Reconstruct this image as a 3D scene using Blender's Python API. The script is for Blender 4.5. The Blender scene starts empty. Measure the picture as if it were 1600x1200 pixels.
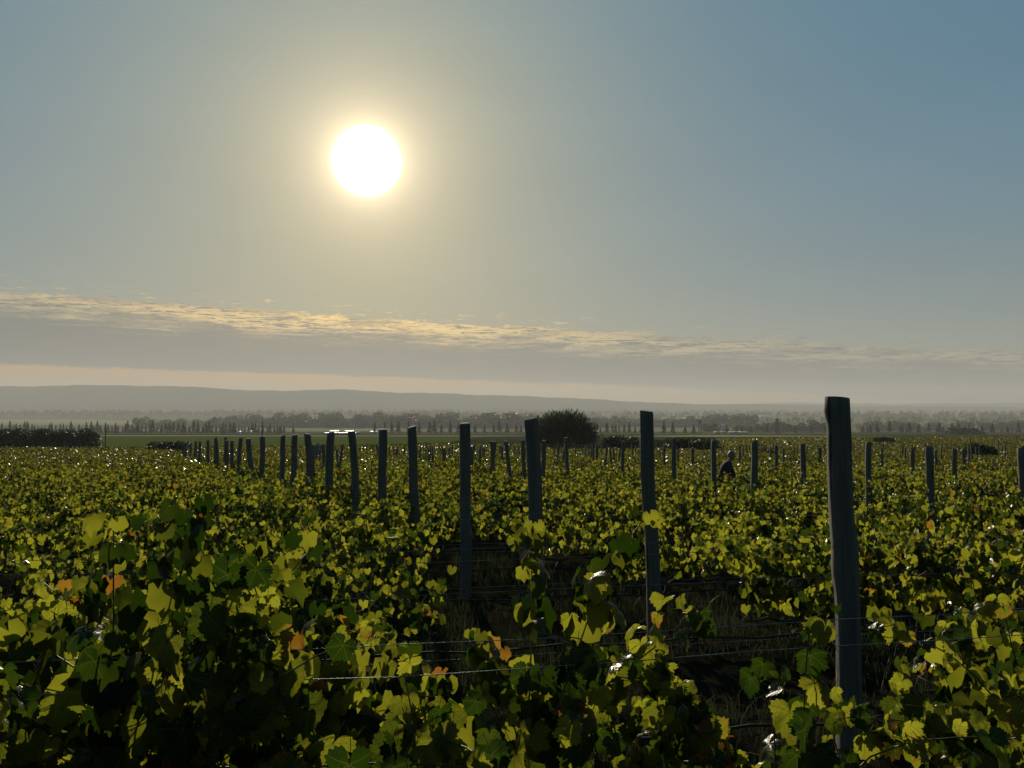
import bpy, bmesh, math, random
import numpy as np
from mathutils import Vector, Matrix, Euler

R = math.radians
scene = bpy.context.scene
COL = scene.collection

# ------------------------------------------------------------------ camera
F = 1200.0                      # focal length in pixels of the 1600 px wide picture
PITCH = math.atan(36 / F)
cam_data = bpy.data.cameras.new("camera")
cam_data.sensor_width = 36.0
cam_data.lens = 36.0 * F / 1600.0
cam_data.clip_start = 0.05
cam_data.clip_end = 60000.0
cam = bpy.data.objects.new("camera", cam_data)
COL.objects.link(cam)
cam.location = (0, 0, 0)
cam.rotation_euler = (R(90) + PITCH, 0, 0)
scene.camera = cam


def ray(px, py):
    """direction through a picture point, scaled so that its y (depth) is 1"""
    a, b, c = px - 800.0, F, 600.0 - py
    y = b * math.cos(PITCH) - c * math.sin(PITCH)
    z = b * math.sin(PITCH) + c * math.cos(PITCH)
    return Vector((a / y, 1.0, z / y))


SUN_DIR = ray(573, 252).normalized()
SUN_EL = math.asin(SUN_DIR.z)
SUN_AZ = math.atan2(SUN_DIR.x, SUN_DIR.y)        # clockwise from +y


# ------------------------------------------------------------------ node maths
class V:
    """a node socket (or number) that can be used in expressions"""
    tree = None

    def __init__(self, s): self.s = s

    @staticmethod
    def put(sock, v):
        if isinstance(v, V): v = v.s
        if isinstance(v, (int, float, tuple, list)): sock.default_value = v
        else: V.tree.links.new(v, sock)

    @staticmethod
    def op(o, *a, clamp=False):
        n = V.tree.nodes.new('ShaderNodeMath'); n.operation = o; n.use_clamp = clamp
        for i, x in enumerate(a): V.put(n.inputs[i], x)
        return V(n.outputs[0])

    def __add__(s, o): return V.op('ADD', s, o)
    __radd__ = __add__
    def __sub__(s, o): return V.op('SUBTRACT', s, o)
    def __rsub__(s, o): return V.op('SUBTRACT', o, s)
    def __mul__(s, o): return V.op('MULTIPLY', s, o)
    __rmul__ = __mul__
    def __truediv__(s, o): return V.op('DIVIDE', s, o)
    def __pow__(s, o): return V.op('POWER', s, o)


def vabs(a): return V.op('ABSOLUTE', a)
def vmax(a, b): return V.op('MAXIMUM', a, b)
def vmin(a, b): return V.op('MINIMUM', a, b)
def vexp(a): return V.op('EXPONENT', a)
def clamp01(a): return V.op('ADD', a, 0.0, clamp=True)


def sstep(lo, hi, x):
    n = V.tree.nodes.new('ShaderNodeMapRange'); n.interpolation_type = 'SMOOTHSTEP'
    V.put(n.inputs['Value'], x); V.put(n.inputs['From Min'], lo); V.put(n.inputs['From Max'], hi)
    return V(n.outputs[0])


def combine(x, y, z):
    n = V.tree.nodes.new('ShaderNodeCombineXYZ')
    for i, q in enumerate((x, y, z)): V.put(n.inputs[i], q)
    return V(n.outputs[0])


def separate(v):
    n = V.tree.nodes.new('ShaderNodeSeparateXYZ'); V.put(n.inputs[0], v)
    return [V(o) for o in n.outputs]


def noise(vec, scale=1.0, detail=4.0, rough=0.55, distort=0.0, out='Fac'):
    n = V.tree.nodes.new('ShaderNodeTexNoise'); n.noise_dimensions = '3D'
    V.put(n.inputs['Vector'], vec); n.inputs['Scale'].default_value = scale
    n.inputs['Detail'].default_value = detail; n.inputs['Roughness'].default_value = rough
    n.inputs['Distortion'].default_value = distort
    return V(n.outputs[out])


def mixc(f, a, b, blend='MIX'):
    n = V.tree.nodes.new('ShaderNodeMix'); n.data_type = 'RGBA'; n.blend_type = blend
    n.clamp_factor = True
    V.put(n.inputs[0], f)
    for i, q in ((6, a), (7, b)):
        if isinstance(q, (tuple, list)) and len(q) == 3: q = (*q, 1)
        V.put(n.inputs[i], q)
    return V(n.outputs[2])


def lin(r, g, b):
    """sRGB bytes to linear"""
    f = lambda c: (c / 255 / 12.92) if c / 255 <= 0.04045 else ((c / 255 + 0.055) / 1.055) ** 2.4
    return (f(r), f(g), f(b))


# ------------------------------------------------------------------ world
world = bpy.data.worlds.new("World")
scene.world = world
world.use_nodes = True
nt = world.node_tree
nt.nodes.clear()
V.tree = nt
tc = nt.nodes.new('ShaderNodeTexCoord')
D = V(tc.outputs['Generated'])
dx, dy, dz = separate(D)
sky = nt.nodes.new('ShaderNodeTexSky')
sky.sky_type = 'NISHITA'
sky.sun_disc = False
sky.sun_elevation = SUN_EL
sky.sun_rotation = SUN_AZ
sky.altitude = 300
sky.air_density = 1.0
sky.dust_density = 1.6
sky.ozone_density = 1.5
# angle to the sun in degrees, azimuth and elevation in degrees
dot = dx * SUN_DIR.x + dy * SUN_DIR.y + dz * SUN_DIR.z
theta = V.op('ARCCOSINE', vmin(dot, 0.9999999)) * (180 / math.pi)
az = V.op('ARCTAN2', dx, dy) * (180 / math.pi)
el = V.op('ARCSINE', dz) * (180 / math.pi)
el0 = vmax(el, 0.0)

# clear air: the physical sky, a dusty veil near the ground and the glow around the sun
g_wide = vexp(theta * (-1 / 17.0))
g_mid = vexp((theta * theta) * (-1 / 130.0))
g_core = sstep(2.62, 1.75, theta)
g_near = vexp(vmax(theta - 2.2, 0.0) * (-1 / 2.4))


def scl(c, k):
    n = V.tree.nodes.new('ShaderNodeVectorMath'); n.operation = 'SCALE'
    V.put(n.inputs[0], c); V.put(n.inputs['Scale'], k); return V(n.outputs[0])


def vadd(a, b):
    n = V.tree.nodes.new('ShaderNodeVectorMath'); n.operation = 'ADD'
    V.put(n.inputs[0], a); V.put(n.inputs[1], b); return V(n.outputs[0])


def vmul(a, b):
    n = V.tree.nodes.new('ShaderNodeVectorMath'); n.operation = 'MULTIPLY'
    V.put(n.inputs[0], a); V.put(n.inputs[1], b); return V(n.outputs[0])



nish = scl(V(sky.outputs[0]), 0.05)
nm = separate(nish)
avg = (nm[0] + nm[1] + nm[2]) * (1 / 3)
nish = scl(nish, V.op('DIVIDE', 0.5, 1.0 + avg * 2.5))     # the sky's own shoulder, so that it does not clip round the sun
e_h = vexp(el0 * (-1 / 9.0))
e_w = vexp(theta * (-1 / 11.0))
clear = nish
for coef, k in (((.028, .136, .211), 1.0), ((.200, .080, -.050), e_h), ((.435, .288, .0), e_w), ((.572, .417, .311), g_near)):
    clear = vadd(clear, scl(coef, k))
clear = vadd(clear, scl((.30, .30, .16), vexp(vmax(theta - 2.3, 0.0) * (-1 / 0.7))))
# streaks of very thin high veil
thin = noise(combine(az * 0.035, el * 0.16, 3.0), 1.0, 5, 0.6)
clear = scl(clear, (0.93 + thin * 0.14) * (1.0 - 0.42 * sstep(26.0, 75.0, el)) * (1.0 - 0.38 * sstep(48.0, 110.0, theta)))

azc = vmax(vmin(az, 62.0), -48.0)
top = 5.98 - azc * 0.0560 - azc * azc * 0.00049
bot = 1.93 - azc * 0.03763 - azc * azc * 0.00043
wig = noise(combine(az * 0.30, el * 0.9, 1.7), 1.0, 6, 0.62) - 0.5
wig2 = noise(combine(az * 1.3, el * 5.5, 9.1), 1.0, 6, 0.66) - 0.5
t = el - top + wig * 1.3 + wig2 * 0.9               # > 0 is above the cloud bank
solid = sstep(0.10, -0.16, t)
# small detached flecks above the bank
fleck = noise(combine(az * 0.8, el * 5.5, 4.4), 1.0, 5, 0.58)
fleck = sstep(0.57, 0.66, fleck) * sstep(1.3, 0.3, t) * 0.8
low = sstep(-0.16, 0.05, el - bot + wig * 0.55 + wig2 * 0.25)
fade_r = sstep(42.0, 12.0, az)                       # the lower edge melts away to the right
low = vmax(low, 1.0 - fade_r)
back = sstep(80.0, 50.0, vabs(az))
mask = vmax(solid, fleck) * low * back
# rippled, sun-edged upper part
rip = noise(combine(az * 0.85, el * 11.5, 2.2), 1.0, 8, 0.68, 0.8)
rip2 = noise(combine(az * 0.30, el * 4.6, 7.7), 1.0, 7, 0.64, 0.5)
depth = sstep(-2.3, -0.5, t + (rip2 - 0.5) * 2.2)    # 1 near the top edge, 0 deep in the bank
edge = sstep(0.50, 0.58, rip * 0.62 + rip2 * 0.44 + depth * 0.05 - 0.03)
edge = vmax(edge * depth, sstep(-0.34, -0.02, t) * sstep(0.40, 0.55, rip))
grey = vadd((.150, .168, .168), scl((.48, .335, .15), e_w))
grey = scl(grey, 0.90 + rip2 * 0.2)
gold = vadd((.33, .33, .26), scl((2.3, 1.30, .16), e_w))
ridge = sstep(0.040, 0.004, vabs(rip * 0.7 + rip2 * 0.3 - 0.50)) * depth
lumps = noise(combine(az * 0.16, el * 1.1, 12.0), 1.0, 5, 0.6)
cloud = mixc(clamp01(edge * (0.25 + 0.75 * sstep(0.40, 0.58, lumps)) + ridge * 0.55), grey, gold)
peach = vadd((.47, .315, .17), scl((.80, .38, .06), e_w))
pk = sstep(0.9, -0.1, el - bot) * sstep(62.0, 8.0, az) * back
pk_n = noise(combine(az * 0.08, el * 2.2, 5.0), 1.0, 4, 0.5)
under = mixc(pk * (0.65 + pk_n * 0.5), clear, peach)
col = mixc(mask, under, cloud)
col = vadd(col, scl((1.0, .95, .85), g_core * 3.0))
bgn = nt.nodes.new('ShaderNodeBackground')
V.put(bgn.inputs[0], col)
bgn.inputs[1].default_value = 1.0
wout = nt.nodes.new('ShaderNodeOutputWorld')
nt.links.new(bgn.outputs[0], wout.inputs[0])

# ------------------------------------------------------------------ sun
sl = bpy.data.lights.new("sun", 'SUN')
sl.energy = 5.0
sl.angle = R(0.53)
sl.color = (1.0, 0.88, 0.68)
so = bpy.data.objects.new("sun", sl)
COL.objects.link(so)
so.rotation_euler = (-SUN_DIR).to_track_quat('-Z', 'Y').to_euler()

vs = scene.view_settings
vs.view_transform = 'Standard'
vs.look = 'None'
vs.exposure = 0.0
vs.gamma = 1.0
vs.use_curve_mapping = False
cy = scene.cycles
cy.use_denoising = True
cy.max_bounces = 6
cy.diffuse_bounces = 2
cy.glossy_bounces = 2
cy.transmission_bounces = 4
cy.volume_bounces = 0
cy.sample_clamp_indirect = 4.0

# ------------------------------------------------------------------ helpers
rnd = random.Random(7)
rng = np.random.default_rng(11)


def tag(o, label=None, cat=None, group=None, kind=None):
    if label: o['label'] = label
    if cat: o['category'] = cat
    if group: o['group'] = group
    if kind: o['kind'] = kind
    return o


def empty(name, loc=(0, 0, 0), rz=0.0):
    o = bpy.data.objects.new(name, None)
    o.empty_display_size = 0.1
    o.location = loc
    o.rotation_euler = (0, 0, rz)
    COL.objects.link(o)
    return o


def link(name, me, parent=None, loc=None):
    o = bpy.data.objects.new(name, me)
    COL.objects.link(o)
    if parent is not None: o.parent = parent
    if loc is not None: o.location = loc
    return o


def mesh_np(name, verts, faces, mat=None, smooth=False, tint=None, uv=None):
    """verts (n,3); faces (m,3|4) array or list of arrays; tint per vertex; uv per vertex"""
    me = bpy.data.meshes.new(name)
    verts = np.asarray(verts, dtype=np.float32)
    if not (isinstance(faces, list) and len(faces) and isinstance(faces[0], np.ndarray)): faces = [np.asarray(faces)]
    faces = [np.asarray(f, dtype=np.int32) for f in faces if len(f)]
    nl = sum(f.size for f in faces)
    npoly = sum(len(f) for f in faces)
    me.vertices.add(len(verts))
    me.vertices.foreach_set('co', verts.ravel())
    me.loops.add(nl)
    idx = np.concatenate([f.ravel() for f in faces])
    me.loops.foreach_set('vertex_index', idx)
    me.polygons.add(npoly)
    starts, tot = [], 0
    for f in faces:
        k = f.shape[1]
        starts.append(tot + np.arange(len(f)) * k)
        tot += f.size
    me.polygons.foreach_set('loop_start', np.concatenate(starts).astype(np.int32))
    if smooth: me.polygons.foreach_set('use_smooth', np.ones(npoly, dtype=bool))
    if uv is not None:
        l = me.uv_layers.new(name='uv')
        l.data.foreach_set('uv', np.asarray(uv, dtype=np.float32)[idx].ravel())
    if tint is not None:
        at = me.attributes.new('tint', 'FLOAT', 'POINT')
        at.data.foreach_set('value', np.asarray(tint, dtype=np.float32))
    me.update(calc_edges=True)
    if mat: me.materials.append(mat)
    return me


def tube(points, radii, sides=6, close=True):
    """a tube through points: verts, quads"""
    P = [Vector(p) for p in points]
    vs_, fs = [], []
    up = Vector((0.13, 0.31, 1)).normalized()
    for i, p in enumerate(P):
        d = (P[min(i + 1, len(P) - 1)] - P[max(i - 1, 0)]).normalized()
        a = d.cross(up)
        if a.length < 0.2: a = d.cross(Vector((1, 0.2, 0)))
        a.normalize(); b = d.cross(a)
        r = radii[i] if hasattr(radii, '__len__') else radii
        for s in range(sides):
            an = 2 * math.pi * s / sides
            vs_.append(p + (a * math.cos(an) + b * math.sin(an)) * r)
    for i in range(len(P) - 1):
        for s in range(sides):
            t_ = (s + 1) % sides
            fs.append((i * sides + s, i * sides + t_, (i + 1) * sides + t_, (i + 1) * sides + s))
    return np.array(vs_), np.array(fs)


class Parts:
    """collects pieces into one mesh"""

    def __init__(self): self.v, self.f3, self.f4, self.n = [], [], [], 0

    def add(self, v, f):
        v = np.asarray(v, dtype=float); f = np.asarray(f)
        (self.f3 if f.shape[1] == 3 else self.f4).append(f + self.n)
        self.v.append(v); self.n += len(v)
        return self

    def tube(self, pts, r, sides=6): return self.add(*tube(pts, r, sides))

    def box(self, c, s, rz=0.0):
        x, y, z = s[0] / 2, s[1] / 2, s[2] / 2
        v = np.array([[-x, -y, -z], [x, -y, -z], [x, y, -z], [-x, y, -z], [-x, -y, z], [x, -y, z], [x, y, z], [-x, y, z]])
        cz, sz = math.cos(rz), math.sin(rz)
        v = np.c_[v[:, 0] * cz - v[:, 1] * sz, v[:, 0] * sz + v[:, 1] * cz, v[:, 2]] + np.array(c)
        return self.add(v, [(0, 3, 2, 1), (4, 5, 6, 7), (0, 1, 5, 4), (1, 2, 6, 5), (2, 3, 7, 6), (3, 0, 4, 7)])

    def build(self, name, mat, smooth=False, **k):
        fs = []
        if self.f3: fs.append(np.concatenate(self.f3))
        if self.f4: fs.append(np.concatenate(self.f4))
        return mesh_np(name, np.concatenate(self.v), fs, mat, smooth, **k)


def material(name, rough=0.8, spec=0.3):
    m = bpy.data.materials.new(name)
    m.use_nodes = True
    m.node_tree.nodes.clear()
    V.tree = m.node_tree
    b = m.node_tree.nodes.new('ShaderNodeBsdfPrincipled')
    o = m.node_tree.nodes.new('ShaderNodeOutputMaterial')
    m.node_tree.links.new(b.outputs[0], o.inputs[0])
    b.inputs['Roughness'].default_value = rough
    b.inputs['Specular IOR Level'].default_value = spec
    return m, b, o


def texco(kind='Object'):
    n = V.tree.nodes.new('ShaderNodeTexCoord')
    return V(n.outputs[kind])


def objrand():
    n = V.tree.nodes.new('ShaderNodeObjectInfo')
    return V(n.outputs['Random'])


def bump(b, h, strength=0.5, dist=0.01):
    n = V.tree.nodes.new('ShaderNodeBump')
    n.inputs['Strength'].default_value = strength
    n.inputs['Distance'].default_value = dist
    V.put(n.inputs['Height'], h)
    V.tree.links.new(n.outputs[0], b.inputs['Normal'])


# ------------------------------------------------------------------ terrain shape
PROF_Y = np.array([-200, 0, 60, 100, 150, 250, 400, 630, 720, 1100, 1300, 60000.])
PROF_Z = np.array([8.25, -1.75, -4.75, -6.3, -7.75, -10.2, -14.6, -22, -23, -35, -36, -36.])


def ground_z(y):
    return float(np.interp(y, PROF_Y, PROF_Z))


def on_ground(px, py):
    """the point of the terrain seen at a picture point"""
    d = ray(px, py)
    lo, hi = 0.5, 40000.0
    for _ in range(60):
        mid = math.sqrt(lo * hi)
        if d.z * mid > ground_z(mid): lo = mid
        else: hi = mid
    return Vector((d.x * lo, lo, ground_z(lo)))


def at(px, Y, py=None):
    d = ray(px, py if py is not None else 636)
    return Vector((d.x * Y, Y, d.z * Y if py is not None else ground_z(Y)))


# ------------------------------------------------------------------ materials
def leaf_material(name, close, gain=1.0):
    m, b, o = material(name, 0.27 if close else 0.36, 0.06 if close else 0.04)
    t_ = V.tree
    att = t_.nodes.new('ShaderNodeAttribute'); att.attribute_name = 'tint'
    tint = V(att.outputs['Fac'])
    k = V.op('FRACT', tint + objrand())
    k2 = V.op('FRACT', k * 17.31 + tint * 3.7)
    k3 = V.op('FRACT', k * 41.7 + 0.3)
    geo = texco('Object')
    mott = noise(geo, 14.0 if close else 5.0, 3, 0.6)
    gp = V(t_.nodes.new('ShaderNodeNewGeometry').outputs['Position'])
    patchy = noise(gp, 0.8, 3, 0.6) - 0.5
    patchy = patchy + (noise(gp, 0.11, 3, 0.5) - 0.5) * 0.8
    # reflected colour: deep green to yellowing green
    age = sstep(0.15, 1.0, k + (mott - 0.5) * 0.35)
    refl = mixc(age, (.009, .016, .005), (.030, .033, .008))
    thru = mixc(sstep(0.02, 0.90, k2 + patchy * 1.1 + (mott - 0.5) * 0.5), (.012, .026, .0015), (.200, .203, .013))
    if close:
        uvn = V(t_.nodes.new('ShaderNodeUVMap').outputs[0])
        ux, uy, _ = separate(uvn)
        ux = (ux - 0.5) * 2.4; uy = (uy - 0.5) * 2.4
        vein = None
        for ang in (0, 50, -50, 108, -108):
            sx, cx = math.sin(R(ang)), math.cos(R(ang))
            al = ux * sx + uy * cx
            pe = vabs(ux * cx - uy * sx)
            main = sstep(0.030, 0.008, pe + al * 0.012) * sstep(0.0, 0.03, al)
            # side veins leave the main vein at an angle
            saw = vabs(V.op('FRACT', (al - pe * 0.8) * 5.5 + 0.25) - 0.5)
            side = sstep(0.07, 0.0, saw) * sstep(0.30, 0.05, pe) * sstep(0.08, 0.2, al) * 0.45
            v_ = vmax(main, side)
            vein = v_ if vein is None else vmax(vein, v_)
        thru = mixc(vein * 0.75, thru, (.045, .055, .006))
        refl = mixc(vein * 0.5, refl, (.10, .12, .04))
        # red and brown patches creeping in from the margin of a few leaves
        rad = V.op('SQRT', ux * ux + uy * uy)
        patch = noise(geo, 22.0, 3, 0.55)
        red = sstep(0.50, 0.60, patch + (rad - 0.7) * 0.28) * sstep(0.945, 0.965, k3)
        brown = sstep(0.60, 0.66, patch + (rad - 0.6) * 0.12) * sstep(0.45, 0.6, k2)
        thru = mixc(brown * 0.8, thru, (.085, .040, .006))
        thru = mixc(red, thru, (.34, .055, .012))
        refl = mixc(red, refl, (.16, .02, .012))
        thr_n = vein
        bump(b, mott * 0.6 + vein, 0.3, 0.003)
    else:
        rr = sstep(0.955, 0.97, k3)
        thru = mixc(rr * 0.7, thru, (.26, .09, .012))
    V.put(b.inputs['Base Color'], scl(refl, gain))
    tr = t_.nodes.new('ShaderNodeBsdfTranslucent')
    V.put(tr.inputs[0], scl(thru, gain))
    add = t_.nodes.new('ShaderNodeAddShader')
    t_.links.new(b.outputs[0], add.inputs[0]); t_.links.new(tr.outputs[0], add.inputs[1])
    t_.links.new(add.outputs[0], o.inputs[0])
    return m


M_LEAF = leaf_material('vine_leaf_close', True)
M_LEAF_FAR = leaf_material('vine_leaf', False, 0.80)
M_CLUMP = leaf_material('vine_leaf_clump', False, 0.50)     # leaf colour darkened to stand in for self-shading and gaps inside a far clump


def cane_material():
    m, b, o = material('cane_bark', 0.55, 0.3)
    p = texco()
    n = noise(p, 30, 3)
    V.put(b.inputs['Base Color'], mixc(n, (.05, .035, .018), (.13, .085, .035)))
    return m


def bark_material():
    m, b, o = material('vine_bark', 0.9, 0.2)
    x, y, z = separate(texco())
    n = noise(combine(x * 40, y * 40, z * 6), 1, 5, 0.65)
    V.put(b.inputs['Base Color'], mixc(n, (.022, .017, .012), (.10, .078, .056)))
    bump(b, n, 0.9, 0.01)
    return m


def wood_material():
    m, b, o = material('weathered_post_wood', 0.85, 0.2)
    x, y, z = separate(texco())
    r = objrand()
    grain = noise(combine(x * 60, y * 60, z * 2.2 + r * 20), 1, 6, 0.7)
    broad = noise(combine(x * 12, y * 12, z * 0.8 + r * 9), 1, 3, 0.6)
    c = mixc(grain, (.046, .040, .033), (.245, .218, .180))
    c = mixc(sstep(0.35, 0.75, broad) * 0.55, c, (.085, .082, .062))
    crack = sstep(0.36, 0.30, noise(combine(x * 34, y * 34, z * 1.1 + r * 31), 1, 4, 0.6))
    c = mixc(crack * 0.8, c, (.012, .011, .010))
    V.put(b.inputs['Base Color'], c)
    bump(b, grain * 0.9 - crack * 1.2, 1.0, 0.012)
    return m


def wire_material():
    m, b, o = material('galvanised_wire', 0.38, 0.5)
    b.inputs['Metallic'].default_value = 1.0
    n = noise(texco(), 9, 3)
    V.put(b.inputs['Base Color'], mixc(sstep(0.3, 0.7, n), (.13, .125, .115), (.34, .33, .31)))
    return m


M_CANE, M_BARK, M_WOOD, M_WIRE = cane_material(), bark_material(), wood_material(), wire_material()


def plain(name, c1, c2, scale=1.0, rough=0.8, spec=0.3, metallic=0.0):
    m, b, o = material(name, rough, spec)
    b.inputs['Metallic'].default_value = metallic
    V.put(b.inputs['Base Color'], mixc(noise(texco(), scale, 5, 0.6), c1, c2))
    return m


def foliage_material(name, c1, c2, tr=(.06, .09, .01)):
    m, b, o = material(name, 0.6, 0.2)
    att = V.tree.nodes.new('ShaderNodeAttribute'); att.attribute_name = 'tint'
    k = V.op('FRACT', V(att.outputs['Fac']) + objrand() * 0.5)
    V.put(b.inputs['Base Color'], mixc(k, c1, c2))
    t_ = V.tree
    tn = t_.nodes.new('ShaderNodeBsdfTranslucent'); tn.inputs[0].default_value = (*tr, 1)
    ad = t_.nodes.new('ShaderNodeAddShader')
    t_.links.new(b.outputs[0], ad.inputs[0]); t_.links.new(tn.outputs[0], ad.inputs[1]); t_.links.new(ad.outputs[0], o.inputs[0])
    return m


M_NEEDLE = foliage_material('conifer_needles', (.012, .019, .011), (.028, .038, .020), (.012, .018, .004))
M_TREE = foliage_material('broadleaf_foliage', (.030, .042, .020), (.065, .075, .030), (.03, .04, .01))
M_HEDGE = foliage_material('hedge_foliage', (.016, .022, .014), (.040, .048, .026), (.012, .016, .005))
M_BUSH = foliage_material('bush_foliage', (.014, .022, .012), (.038, .048, .024), (.012, .018, .004))
M_TRUNK = plain('tree_bark', (.03, .024, .018), (.08, .066, .05), 3.0, 0.9)
M_GRASS = foliage_material('dry_grass', (.010, .014, .006), (.032, .032, .015), (.014, .018, .006))


def ground_material():
    m, b, o = material('ground_soil_and_fields', 1.0, 0.0)
    p = texco()
    x, y, z = separate(p)
    fine = noise(p, 6.0, 6, 0.65)
    mid = noise(p, 0.35, 5, 0.6)
    soil = mixc(fine, (.007, .006, .0045), (.022, .018, .013))
    soil = mixc(sstep(0.42, 0.62, mid + (fine - .5) * .5), soil, (.010, .013, .006))
    # farmland far off: long strips of differing crops and fallow
    strips = noise(combine(x * 0.0011, y * 0.006, 0.0), 1, 3, 0.5)
    s2 = noise(combine(x * 0.0006, y * 0.0022, 4.0), 1, 4, 0.6)
    farm = mixc(sstep(0.42, 0.58, strips), (.085, .100, .045), (.21, .20, .12))
    farm = mixc(sstep(0.50, 0.62, s2) * 0.7, farm, (.07, .085, .04))
    c = mixc(sstep(95.0, 260.0, y), soil, (.045, .055, .022))
    c = mixc(sstep(500.0, 900.0, y), c, farm)
    V.put(b.inputs['Base Color'], c)
    bump(b, fine, 0.7, 0.05)
    return m


# ------------------------------------------------------------------ ground, hills, far fields
def sinh_space(n, lim, k):
    u_ = np.linspace(-1, 1, n)
    return np.sinh(u_ * k) / math.sinh(k) * lim


gx = sinh_space(181, 17000, 8.2)
gy = np.concatenate([np.linspace(-90, -2, 23), np.linspace(-1, 30, 80), np.geomspace(31, 9600, 150)])
GX, GY = np.meshgrid(gx, gy)
GZ = np.interp(GY, PROF_Y, PROF_Z)
near = np.clip(1 - np.abs(GY - 10) / 60, 0, 1)
GZ += near * 0.035 * (np.sin(GX * 2.3 + GY * 1.1) + np.sin(GX * 0.9 - GY * 2.9 + 1)) * np.clip((GY + 90) / 60, 0, 1) * (np.abs(GX) < 40)
nx, ny = len(gx), len(gy)
idx = np.arange(nx * ny).reshape(ny, nx)
quads = np.stack([idx[:-1, :-1], idx[:-1, 1:], idx[1:, 1:], idx[1:, :-1]], -1).reshape(-1, 4)
tag(link('ground', mesh_np('ground', np.c_[GX.ravel(), GY.ravel(), GZ.ravel()], quads, ground_material(), True)), kind='structure')


def hill(name, pts, dist, back, seed, mat, foot=1500.0, base=-36.0):
    """a long plateau edge; pts = (picture x, picture y) of its skyline"""
    px = np.array([p[0] for p in pts], float); py = np.array([p[1] for p in pts], float)
    r_ = np.random.default_rng(seed)
    xs = np.linspace(-1.75, 1.75, 900)                     # x / y
    ppx = 800 + xs * 1200
    sky_ = np.interp(ppx, px, py)
    d_ = np.interp(ppx, [0, 1600], dist)
    h = (636 - sky_) / 1200 * d_
    w = sum(np.sin(xs * f + r_.uniform(0, 6)) * a for f, a in ((23, 9), (61, 5), (130, 3.2), (290, 1.6)))
    h = h + w * (d_ / 9000) * 0.7
    rows = []
    prof = [(-1.0, 0.0), (-0.72, 0.10), (-0.45, 0.22), (-0.25, 0.42), (-0.10, 0.74), (-0.02, 0.96), (0.0, 1.0), (0.3, 1.0), (1.0, 0.97)]
    gull = sum(np.sin(xs * f + r_.uniform(0, 6)) for f in (47, 118, 210, 333)) / 4
    for s, q in prof:
        span = foot if s < 0 else back
        yy = d_ + s * span + (gull * 70 * (1 - abs(2 * q - 1)) if s < 0 else 0)
        zz = base - 2 + (h - base + 2) * q
        xx = xs * d_
        rows.append(np.c_[xx, yy, zz])
    v = np.concatenate(rows); n = len(xs)
    ii = np.arange(len(v)).reshape(len(prof), n)
    q4 = np.stack([ii[:-1, :-1], ii[:-1, 1:], ii[1:, 1:], ii[1:, :-1]], -1).reshape(-1, 4)
    tag(link(name, mesh_np(name, v, q4, mat, True)), kind='structure')


M_HILL = plain('hill_scrub', (.06, .058, .048), (.12, .11, .09), 0.004, 1.0, 0.0)
hill('hills', [(-1400, 606), (-400, 604), (0, 602), (60, 603.5), (120, 601), (200, 604), (270, 603), (330, 606), (440, 611), (520, 609), (600, 612.5),
               (700, 614), (800, 619), (900, 623), (1000, 627), (1080, 631), (1160, 632.5), (1240, 633), (1500, 636), (2900, 640)],
     (4900, 6000), 1200, 3, M_HILL)
hill('hills', [(-1400, 637), (900, 636), (1000, 634), (1180, 632), (1250, 630.2), (1400, 631.5), (1500, 630), (1600, 631), (2200, 628), (3000, 630)],
     (8300, 7800), 900, 5, M_HILL, 900)


def field(px_poly, c1, c2, lift=0.12, name='field', scale=0.02):
    """a crop field lying on the plain, its outline given by picture points"""
    P = [on_ground(*p) for p in px_poly]
    # strips that follow the terrain
    ys = sorted(set([p.y for p in P] + [y for y in PROF_Y if min(p.y for p in P) < y < max(p.y for p in P)]))
    ys = np.unique(np.concatenate([np.linspace(a, b, 8) for a, b in zip(ys[:-1], ys[1:])]))
    v = []
    m_ = len(P)
    for y in ys:
        xs_ = []
        for i in range(m_):
            a, b = P[i], P[(i + 1) % m_]
            if abs(a.y - b.y) < 1e-6:
                if abs(y - a.y) < 1e-6: xs_ += [a.x, b.x]
            elif min(a.y, b.y) - 1e-6 <= y <= max(a.y, b.y) + 1e-6:
                xs_.append(a.x + (b.x - a.x) * (y - a.y) / (b.y - a.y))
        v += [(min(xs_), y, ground_z(y) + lift), (max(xs_), y, ground_z(y) + lift)]
    f = [(2 * i, 2 * i + 1, 2 * i + 3, 2 * i + 2) for i in range(len(ys) - 1)]
    o = link(name, mesh_np(name, v, f, plain(name + '_crop', c1, c2, scale, 1.0, 0.0)))
    tag(o, kind='structure')


field([(-900, 699), (165, 699), (520, 697), (700, 692), (760, 682.5), (-900, 681)], (.060, .085, .022), (.105, .120, .030), 0.10, 'field', 0.03)
field([(-900, 679.8), (-900, 680.8), (760, 682.2), (900, 681.2)], (.42, .38, .22), (.30, .28, .15), 0.12, 'field', 0.05)
field([(-700, 664), (215, 664), (290, 661), (150, 655.5), (-700, 656)], (.46, .41, .26), (.16, .17, .08), 0.4, 'field', 0.004)
field([(230, 669), (560, 673), (660, 671), (330, 664)], (.36, .33, .19), (.2, .2, .1), 0.4, 'field', 0.006)
field([(940, 682.5), (1120, 683.5), (1400, 682), (1100, 680)], (.34, .32, .16), (.16, .18, .06), 0.15, 'field', 0.02)
field([(1380, 667.5), (1640, 668), (1700, 665), (1370, 665)], (.42, .40, .28), (.28, .28, .18), 0.4, 'field', 0.006)
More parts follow.
